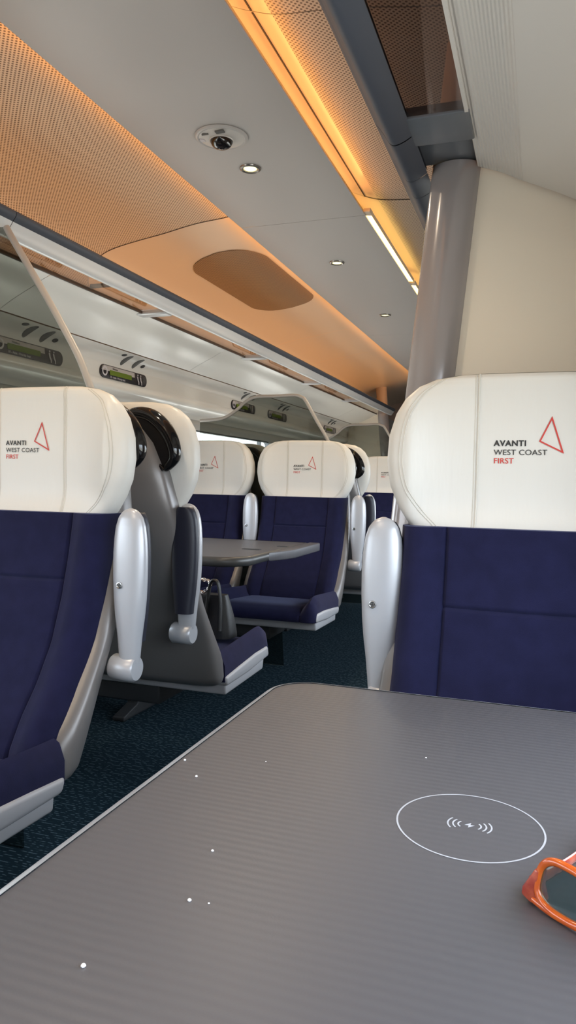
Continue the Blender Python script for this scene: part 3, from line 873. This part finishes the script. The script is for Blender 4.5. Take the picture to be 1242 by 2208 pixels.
def seat(label, x, y, face, arms={}, handle=None, printed=True, print_x=0, arm_y={}, beam=-2.046):
    """face = 1 looks towards the camera end (-y); face = -1 looks away"""
    t = thing('train_seat', label, 'seat', (x, y, 0), 0 if face == 1 else PI, 'navy train seats with white headrests')
    hd = obj('headrest', SM['headrest'], t); hd['label'] = 'white leather headrest'
    for s in (-1, 1): obj('seam_piping', SM['seam_piping%d' % s], hd); obj('stitching', SM['stitching%d' % s], hd)
    if printed:
        for k in ('lettering', 'class_lettering', 'emblem'): obj(k, SM[k], hd, (print_x, 0, 0))
    obj('back_shell', SM['back_shell'], t)['label'] = 'smooth silver grey back shell'
    obj('backrest', SM['backrest'], t)['label'] = 'navy cloth backrest'
    obj('seat_cushion', SM['seat_cushion'], t)['label'] = 'navy cloth seat cushion'
    obj('seat_base', SM['seat_base'], t); obj('under_tray', SM['under_tray'], t); # dark beam that carries the cantilevered seat from the side wall
    m = MB(); xa, xb = sorted((0.0, beam - x)); sg = 1 if face == 1 else -1
    m.box(min(xa * sg, xb * sg), max(xa * sg, xb * sg), -.50, -.28, .315, .390)
    obj('support_beam', m.mesh('support_beam', 'pedestal_dark', bevel=.008), t)
    for s, arm_x in arms.items():
        a = obj('armrest', SM['arm'], t, (s * arm_x, arm_y.get(s, -.045 if face == 1 else .03), 0)); a['label'] = 'raised silver armrest'
        obj('arm_pad', SM['arm_pad'], a); obj('hinge', SM['hinge'], a, (-s * .012, 0, 0)); obj('screw', SM['screw'], a); obj('screw_slot', SM['screw_slot'], a)
    if handle:
        obj('grab_handle', SM['handle%d' % handle], t)['label'] = 'glossy black grab handle'
    return t
seat('large navy seat at the right behind the table, its white headrest cut by the frame', -.027, 1.486, 1, {-1: .270}, -1, beam=.256)
seat('navy seat across the aisle at the left edge, facing the camera, nearest on that side', -1.182, 1.486, 1, {1: .305}, 1, True, -.012)
seat('grey backed seat turned away behind the nearest left seat, black handle on its shell', -1.188, 1.862, -1, {-1: .257}, -1)
seat('navy aisle seat facing the camera behind the far table, middle of the picture', -1.205, 3.734, 1, {-1: .272, 1: .308}, 1, arm_y={-1: -.10}, beam=-1.49)
seat('navy window seat beside the left window, left of the middle seat', -1.778, 3.734, 1, {}, None)
seat('seat turned away directly behind the middle aisle seat, only its edge showing', -1.20, 4.085, -1, {-1: .275}, -1, beam=-1.49)
seat('seat turned away by the window behind the navy window seat', -1.778, 4.085, -1, {}, -1)
seat('furthest navy seat facing the camera, glimpsed left of the large right headrest', -1.20, 5.98, 1, {1: .30}, 1)

# ------------------------------------------------------------------ tables
def table(label, x0, x1, y0, y1, z, corners, th=.028, edge='table_edge'):
    t = thing('table', label, 'table', ((x0 + x1) / 2, (y0 + y1) / 2, 0), group='grey fixed tables between facing seats')
    hx, hy = (x1 - x0) / 2, (y1 - y0) / 2
    P = rrect(-hx, hx, -hy, hy, corners, 12); c = (0, 0)
    Q = rrect(-hx + .015, hx - .015, -hy + .015, hy - .015, [max(q - .015, .004) for q in corners], 12)
    m = MB(); m.prism_z(Q, z - th, z)
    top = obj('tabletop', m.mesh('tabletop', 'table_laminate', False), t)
    # rounded rim around the top
    R = []; n = len(P); V = []; F = []; prof = []
    for k in range(9):
        a = PI / 2 - PI * k / 8; prof.append((math.cos(a), math.sin(a)))
    for (p, q) in zip(P, Q):
        for (c_, s_) in prof:
            f_ = c_; V.append((q[0] + (p[0] - q[0]) * f_, q[1] + (p[1] - q[1]) * f_, z - th / 2 + (th / 2 + .0012) * s_))
    w = len(prof)
    for i in range(n):
        j = (i + 1) % n
        for k in range(w - 1): F.append((i * w + k, j * w + k, j * w + k + 1, i * w + k + 1))
    obj('edge_trim', new_mesh('edge_trim', V, F, edge), t)['label'] = 'pale grey rounded edge'
    return t, top
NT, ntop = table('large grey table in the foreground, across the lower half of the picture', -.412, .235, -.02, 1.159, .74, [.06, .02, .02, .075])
ox, oy = NT.location.x, NT.location.y
m = MB(); m.tube([(.0, .0, .4)] and [(-.05, -.35, .0), (-.05, -.35, .712)], .03, 16); m.tube([(.28, -.35, .0), (.28, -.35, .712)], .03, 16)
m = MB(); m.prism_x([(-.20, 0), (-.20, .02), (-.05, .05), (-.05, .712), (.05, .712), (.05, .05), (.20, .02), (.20, 0)], -.10, -.04)
obj('leg', m.mesh('table_leg', 'pedestal_dark', bevel=.006), NT)
# wireless charging marks printed on the top
cx, cy, z = -.0565 - ox, .7235 - oy, .7403
V = []; F = []
for k in range(72):
    a = 2 * PI * k / 72
    for r in (.0695, .0713): V.append((cx + r * math.cos(a), cy + r * math.sin(a), z))
for k in range(72):
    q = (k + 1) % 72; F.append((2 * k, 2 * k + 1, 2 * q + 1, 2 * q))
obj('charging_ring', new_mesh('charging_ring', V, F, 'mark_white', False), ntop)
m = MB()
for s in (-1, 1):
    for r, hgt in ((.0075, .0062), (.0125, .0085), (.0175, .0108)):
        V = []; F = []
        c0 = cx + s * (r * 0 + .003); span = math.asin(min(.98, hgt / (r if r > hgt else hgt * 1.02))) 
        span = min(span, .85)
        for k in range(13):
            a = -span + 2 * span * k / 12
            for q in (r - .0008, r + .0008): V.append((cx + s * (.0035 + q * math.cos(a)), cy + q * math.sin(a), z))
        for k in range(12): F.append((2 * k, 2 * k + 1, 2 * k + 3, 2 * k + 2))
        m.add(V, F)
bolt = [(.0012, .0055), (-.0050, -.0008), (-.0008, -.0008), (-.0012, -.0055), (.0050, .0008), (.0008, .0008)]
m.add([(cx + a, cy + b, z) for a, b in bolt], [(0, 1, 2, 5), (2, 3, 4, 5)])
obj('charging_symbol', m.mesh('charging_symbol', 'mark_white', False), ntop)

FT, ftop = table('grey table with rounded corner between the seats across the aisle, mid picture', -2.04, -1.045, 2.50, 3.33, .780, [.02, .13, .02, .02], .036, 'table_edge_shaded')
fx, fy = FT.location.x, FT.location.y
m = MB(); m.prism_z([(-1.047 - fx, 2.78 - fy), (-1.005 - fx, 2.90 - fy), (-.992 - fx, 2.97 - fy), (-.992 - fx, 3.33 - fy), (-1.047 - fx, 3.33 - fy)], .742, .7815)
obj('folding_leaf', m.mesh('folding_leaf', 'table_laminate', bevel=.006), FT)
m = MB(); m.box(-1.20 - fx, -1.12 - fx, 2.86 - fy, 2.885 - fy, .780, .7822); m.box(-1.11 - fx, -1.06 - fx, 3.05 - fy, 3.07 - fy, .780, .7822)
obj('leaf_latch', m.mesh('leaf_latch', 'pedestal_dark', False), FT)
m = MB(); m.prism_x([(-.16, 0), (-.16, .02), (-.04, .05), (-.04, .744), (.04, .744), (.04, .05), (.16, .02), (.16, 0)], -.22, -.16)
obj('leg', m.mesh('table_leg', 'pedestal_dark', bevel=.006), FT)
F3, f3top = table('furthest grey table, a sliver left of the large right seat', -2.04, -1.0, 4.62, 5.45, .755, [.02, .10, .10, .02], .036, 'table_edge_shaded')
m = MB(); m.prism_x([(-.16, 0), (-.16, .02), (-.04, .05), (-.04, .719), (.04, .719), (.04, .05), (.16, .02), (.16, 0)], -.22, -.16)
obj('leg', m.mesh('table_leg', 'pedestal_dark', bevel=.006), F3)

for i, (x, y, r) in enumerate([(-.391, .768, .0016), (-.357, .730, .0016), (-.270, .587, .0014), (-.254, .510, .0017), (-.286, .414, .0019), (-.238, .512, .0009), (-.3, .80, .0008), (-.123, .884, .0012)]):
    m = MB(); prof = [(.05 * r, 0.), (.9 * r, .0002), (r, .5 * r), (.6 * r, 1.0 * r), (.05 * r, 1.1 * r)]
    m.lathe(prof, n=7)
    o = obj('crumb', m.mesh('crumb', 'crumb_white', False)); o.location = (x, y, .7400); o.rotation_euler = (0, 0, i)
    tag(o, 'tiny white crumb lying on the foreground table', 'crumb', 'tiny white crumbs on the foreground table')

# ------------------------------------------------------------------ sunglasses, upside down on the table
def sunglasses():
    t = thing('sunglasses', 'orange tortoiseshell sunglasses with green lenses at the right edge of the table', 'sunglasses', (-.003, .610, .7402), math.radians(-31))
    # local: x along the front, y backwards (away from the camera), z up; lens leans a little
    lean = .10
    def L(x, z): return (x, lean * z + .010 * ((x - .070) / .07) ** 2 - .010, z)
    def rim(cx):
        P = []
        for k in range(48):
            a = 2 * PI * k / 48; c, s = math.cos(a), math.sin(a)
            x = .0255 * math.copysign(abs(c) ** (2 / 2.8), c); zz = .0195 * math.copysign(abs(s) ** (2 / 2.8), s)
            x *= 1.0 - .10 * (zz / .0195)            # narrower at the cheek side (upwards as it lies)
            P.append((cx + x, .0235 + zz))
        return P
    fr = MB()
    for cx in (.0385, .1015):
        P = rim(cx); fr.tube([L(x, z) for x, z in P], .0033, 10, loop=True)
    fr.tube([L(x, z) for x, z in smooth_path([(.060, .018), (.070, .014), (.080, .018)], 5)], .0032, 10)
    fr.tube([L(x, z) for x, z in smooth_path([(.010, .0048), (.03, .0035), (.06, .0045)], 5)], .0033, 10)
    fr.tube([L(x, z) for x, z in smooth_path([(.080, .0045), (.11, .0035), (.13, .0048)], 5)], .0033, 10)
    f = obj('frame', fr.mesh('frame', 'glasses_orange'), t)
    for cx in (.0385, .1015):
        P = rim(cx); m = MB(); n = len(P)
        m.rings([[Vector(L(x, z)) + Vector((0, -.001, 0)) for x, z in P], [Vector(L(x, z)) + Vector((0, .001, 0)) for x, z in P]])
        obj('lens', m.mesh('lens', 'lens_green', False), t)['label'] = 'dark green lens'
    for s, x0 in ((1, 0.0), (-1, .140)):
        y0 = L(x0, .006)[1]
        m = MB(); m.prism([(x0 + s * a, b) for a, b in ((-.001, .005), (.000, .012), (.006, .022), (.011, .031), (.015, .030), (.0145, .016), (.018, .004), (.008, .001))], y0 - .005, y0 + .008)
        e = obj('hinge_corner', m.mesh('hinge_corner', 'glasses_red', bevel=.0025), t); e['label'] = 'thick red brown corner'
        m = MB(); R = []
        for k in range(25):
            f_ = k / 24; y = y0 + .008 + .132 * f_; zz = .0095 - .004 * f_ + (.020 * max(0, f_ - .72) ** 1 / .28 if f_ > .72 else 0)
            hgt = .0068 - .002 * math.sin(PI * f_); w = .0022
            x = x0 - s * .009 * f_ + s * .004 * math.sin(PI * f_)
            zc = max(zz, hgt + .0002)
            R.append([(x + w * math.cos(a), y, zc + hgt * math.sin(a)) for a in [2 * PI * j / 12 for j in range(12)]])
        m.rings(R); obj('temple', m.mesh('temple', 'glasses_red'), t)
sunglasses()

# ------------------------------------------------------------------ black handbag on the far seat
def handbag():
    t = thing('handbag', 'black leather handbag with silver chain on the far seat below the table', 'handbag', (-1.130, 2.37, .514))
    m = MB(); R = []
    for k in range(12):
        f_ = k / 11; z = .0 + .150 * f_; w = .115 * (1 - .28 * f_ ** 1.5); d = .055 * (1 - .55 * f_ ** 1.3)
        R.append(superring(w, d, z, 3.5, 32))
    m.rings(R); obj('bag_body', m.mesh('bag_body', 'bag_leather', True, sharp=math.radians(70)), t)
    for dx, top, w in ((.050, .205, .027),):
        m = MB(); P = smooth_path([(dx - w, -.050, .03), (dx - w + .002, -.042, .12), (dx - w * .55, -.040, top - .014), (dx + .0, -.038, top), (dx + w * .6, -.040, top - .014), (dx + w, -.042, .12), (dx + w + .004, -.052, .03)], 6)
        m.tube(P, .0055, 10, flat=2.0); obj('strap', m.mesh('strap', 'bag_leather'), t)
    m = MB(); rnd = random.Random(2)
    P = [(x + .035, y, z + .05) for x, y, z in smooth_path([(-.075, -.05, .075), (-.080, -.045, .11), (-.062, -.04, .145), (-.030, -.038, .155), (.0, -.040, .145), (-.012, -.046, .115), (-.045, -.048, .108), (-.06, -.050, .080), (-.07, -.055, .05)], 4)]
    for i in range(len(P) - 1):
        a = Vector(P[i]); b = Vector(P[i + 1]); c = (a + b) / 2; d = (b - a).normalized(); sd = d.cross(Vector((0, 1, 0))).normalized()
        if i % 2: sd = d.cross(sd).normalized()
        m.tube([c + d * .0085 * math.cos(q) + sd * .0055 * math.sin(q) for q in [2 * PI * j / 10 for j in range(10)]], .0022, 6, loop=True)
    obj('chain', m.mesh('chain', 'chain_metal'), t)['label'] = 'silver chain links'
handbag()

# ------------------------------------------------------------------ outside: sky light and flat land beyond the windows
w = bpy.data.worlds.new('World'); sc.world = w; w.use_nodes = True
nt = w.node_tree; bg = nt.nodes['Background']
tc = nt.nodes.new('ShaderNodeTexCoord'); sp = nt.nodes.new('ShaderNodeSeparateXYZ')
rp = nt.nodes.new('ShaderNodeValToRGB')
rp.color_ramp.elements[0].position = .47; rp.color_ramp.elements[0].color = (.58, .55, .50, 1)
rp.color_ramp.elements[1].position = .53; rp.color_ramp.elements[1].color = (.85, .91, 1.0, 1)
mr = nt.nodes.new('ShaderNodeMapRange'); mr.inputs['From Min'].default_value = -1; mr.inputs['From Max'].default_value = 1
nt.links.new(tc.outputs['Generated'], sp.inputs[0]); nt.links.new(sp.outputs['Z'], mr.inputs['Value']); nt.links.new(mr.outputs[0], rp.inputs[0])
mx_ = nt.nodes.new('ShaderNodeMapRange'); mx_.inputs['From Min'].default_value = -1; mx_.inputs['From Max'].default_value = 1
mx_.inputs['To Min'].default_value = .86; mx_.inputs['To Max'].default_value = 1.14
vm = nt.nodes.new('ShaderNodeVectorMath'); vm.operation = 'SCALE'
nt.links.new(sp.outputs['X'], mx_.inputs['Value']); nt.links.new(rp.outputs[0], vm.inputs[0]); nt.links.new(mx_.outputs[0], vm.inputs['Scale'])
nt.links.new(vm.outputs[0], bg.inputs['Color']); bg.inputs['Strength'].default_value = 8.5

def portal(x, y0, y1, z0, z1, rz):
    l = bpy.data.lights.new('window_daylight', 'AREA'); l.shape = 'RECTANGLE'; l.size = y1 - y0; l.size_y = z1 - z0
    l.cycles.is_portal = True
    o = bpy.data.objects.new('window_daylight', l); link(o); o.location = (x, (y0 + y1) / 2, (z0 + z1) / 2)
    o.rotation_euler = (PI / 2, 0, rz)
for a, b in WL: portal(XL - .06, a, b, .80, 1.398, PI / 2 + PI)
for a, b in WR: portal(XR + .06, a, b, .80, 1.398, PI / 2)

# ------------------------------------------------------------------ camera
cam = bpy.data.cameras.new('camera'); co = bpy.data.objects.new('camera', cam); link(co)
f = Vector((-0.32798868, 0.94370486, -0.04294828)); r = Vector((0.9441411, 0.32899983, 0.01888654)); u = Vector((-0.03195329, 0.03435467, 0.99889877))
co.matrix_world = Matrix(((r.x, u.x, -f.x, 0), (r.y, u.y, -f.y, 0), (r.z, u.z, -f.z, H), (0, 0, 0, 1)))
cam.sensor_fit = 'VERTICAL'; cam.sensor_height = 36; cam.lens = 36 * 1571.046 / 2208; cam.clip_start = .02
sc.camera = co

sc.view_settings.view_transform = 'Standard'; sc.view_settings.look = 'None'; sc.view_settings.gamma = 1
sc.view_settings.use_curve_mapping = False; sc.view_settings.exposure = 0.03
sc.cycles.max_bounces = 8; sc.cycles.diffuse_bounces = 4; sc.cycles.glossy_bounces = 3; sc.cycles.transparent_max_bounces = 12
sc.cycles.sample_clamp_indirect = 6; sc.cycles.caustics_reflective = False; sc.cycles.caustics_refractive = False
sc.cycles.use_denoising = True
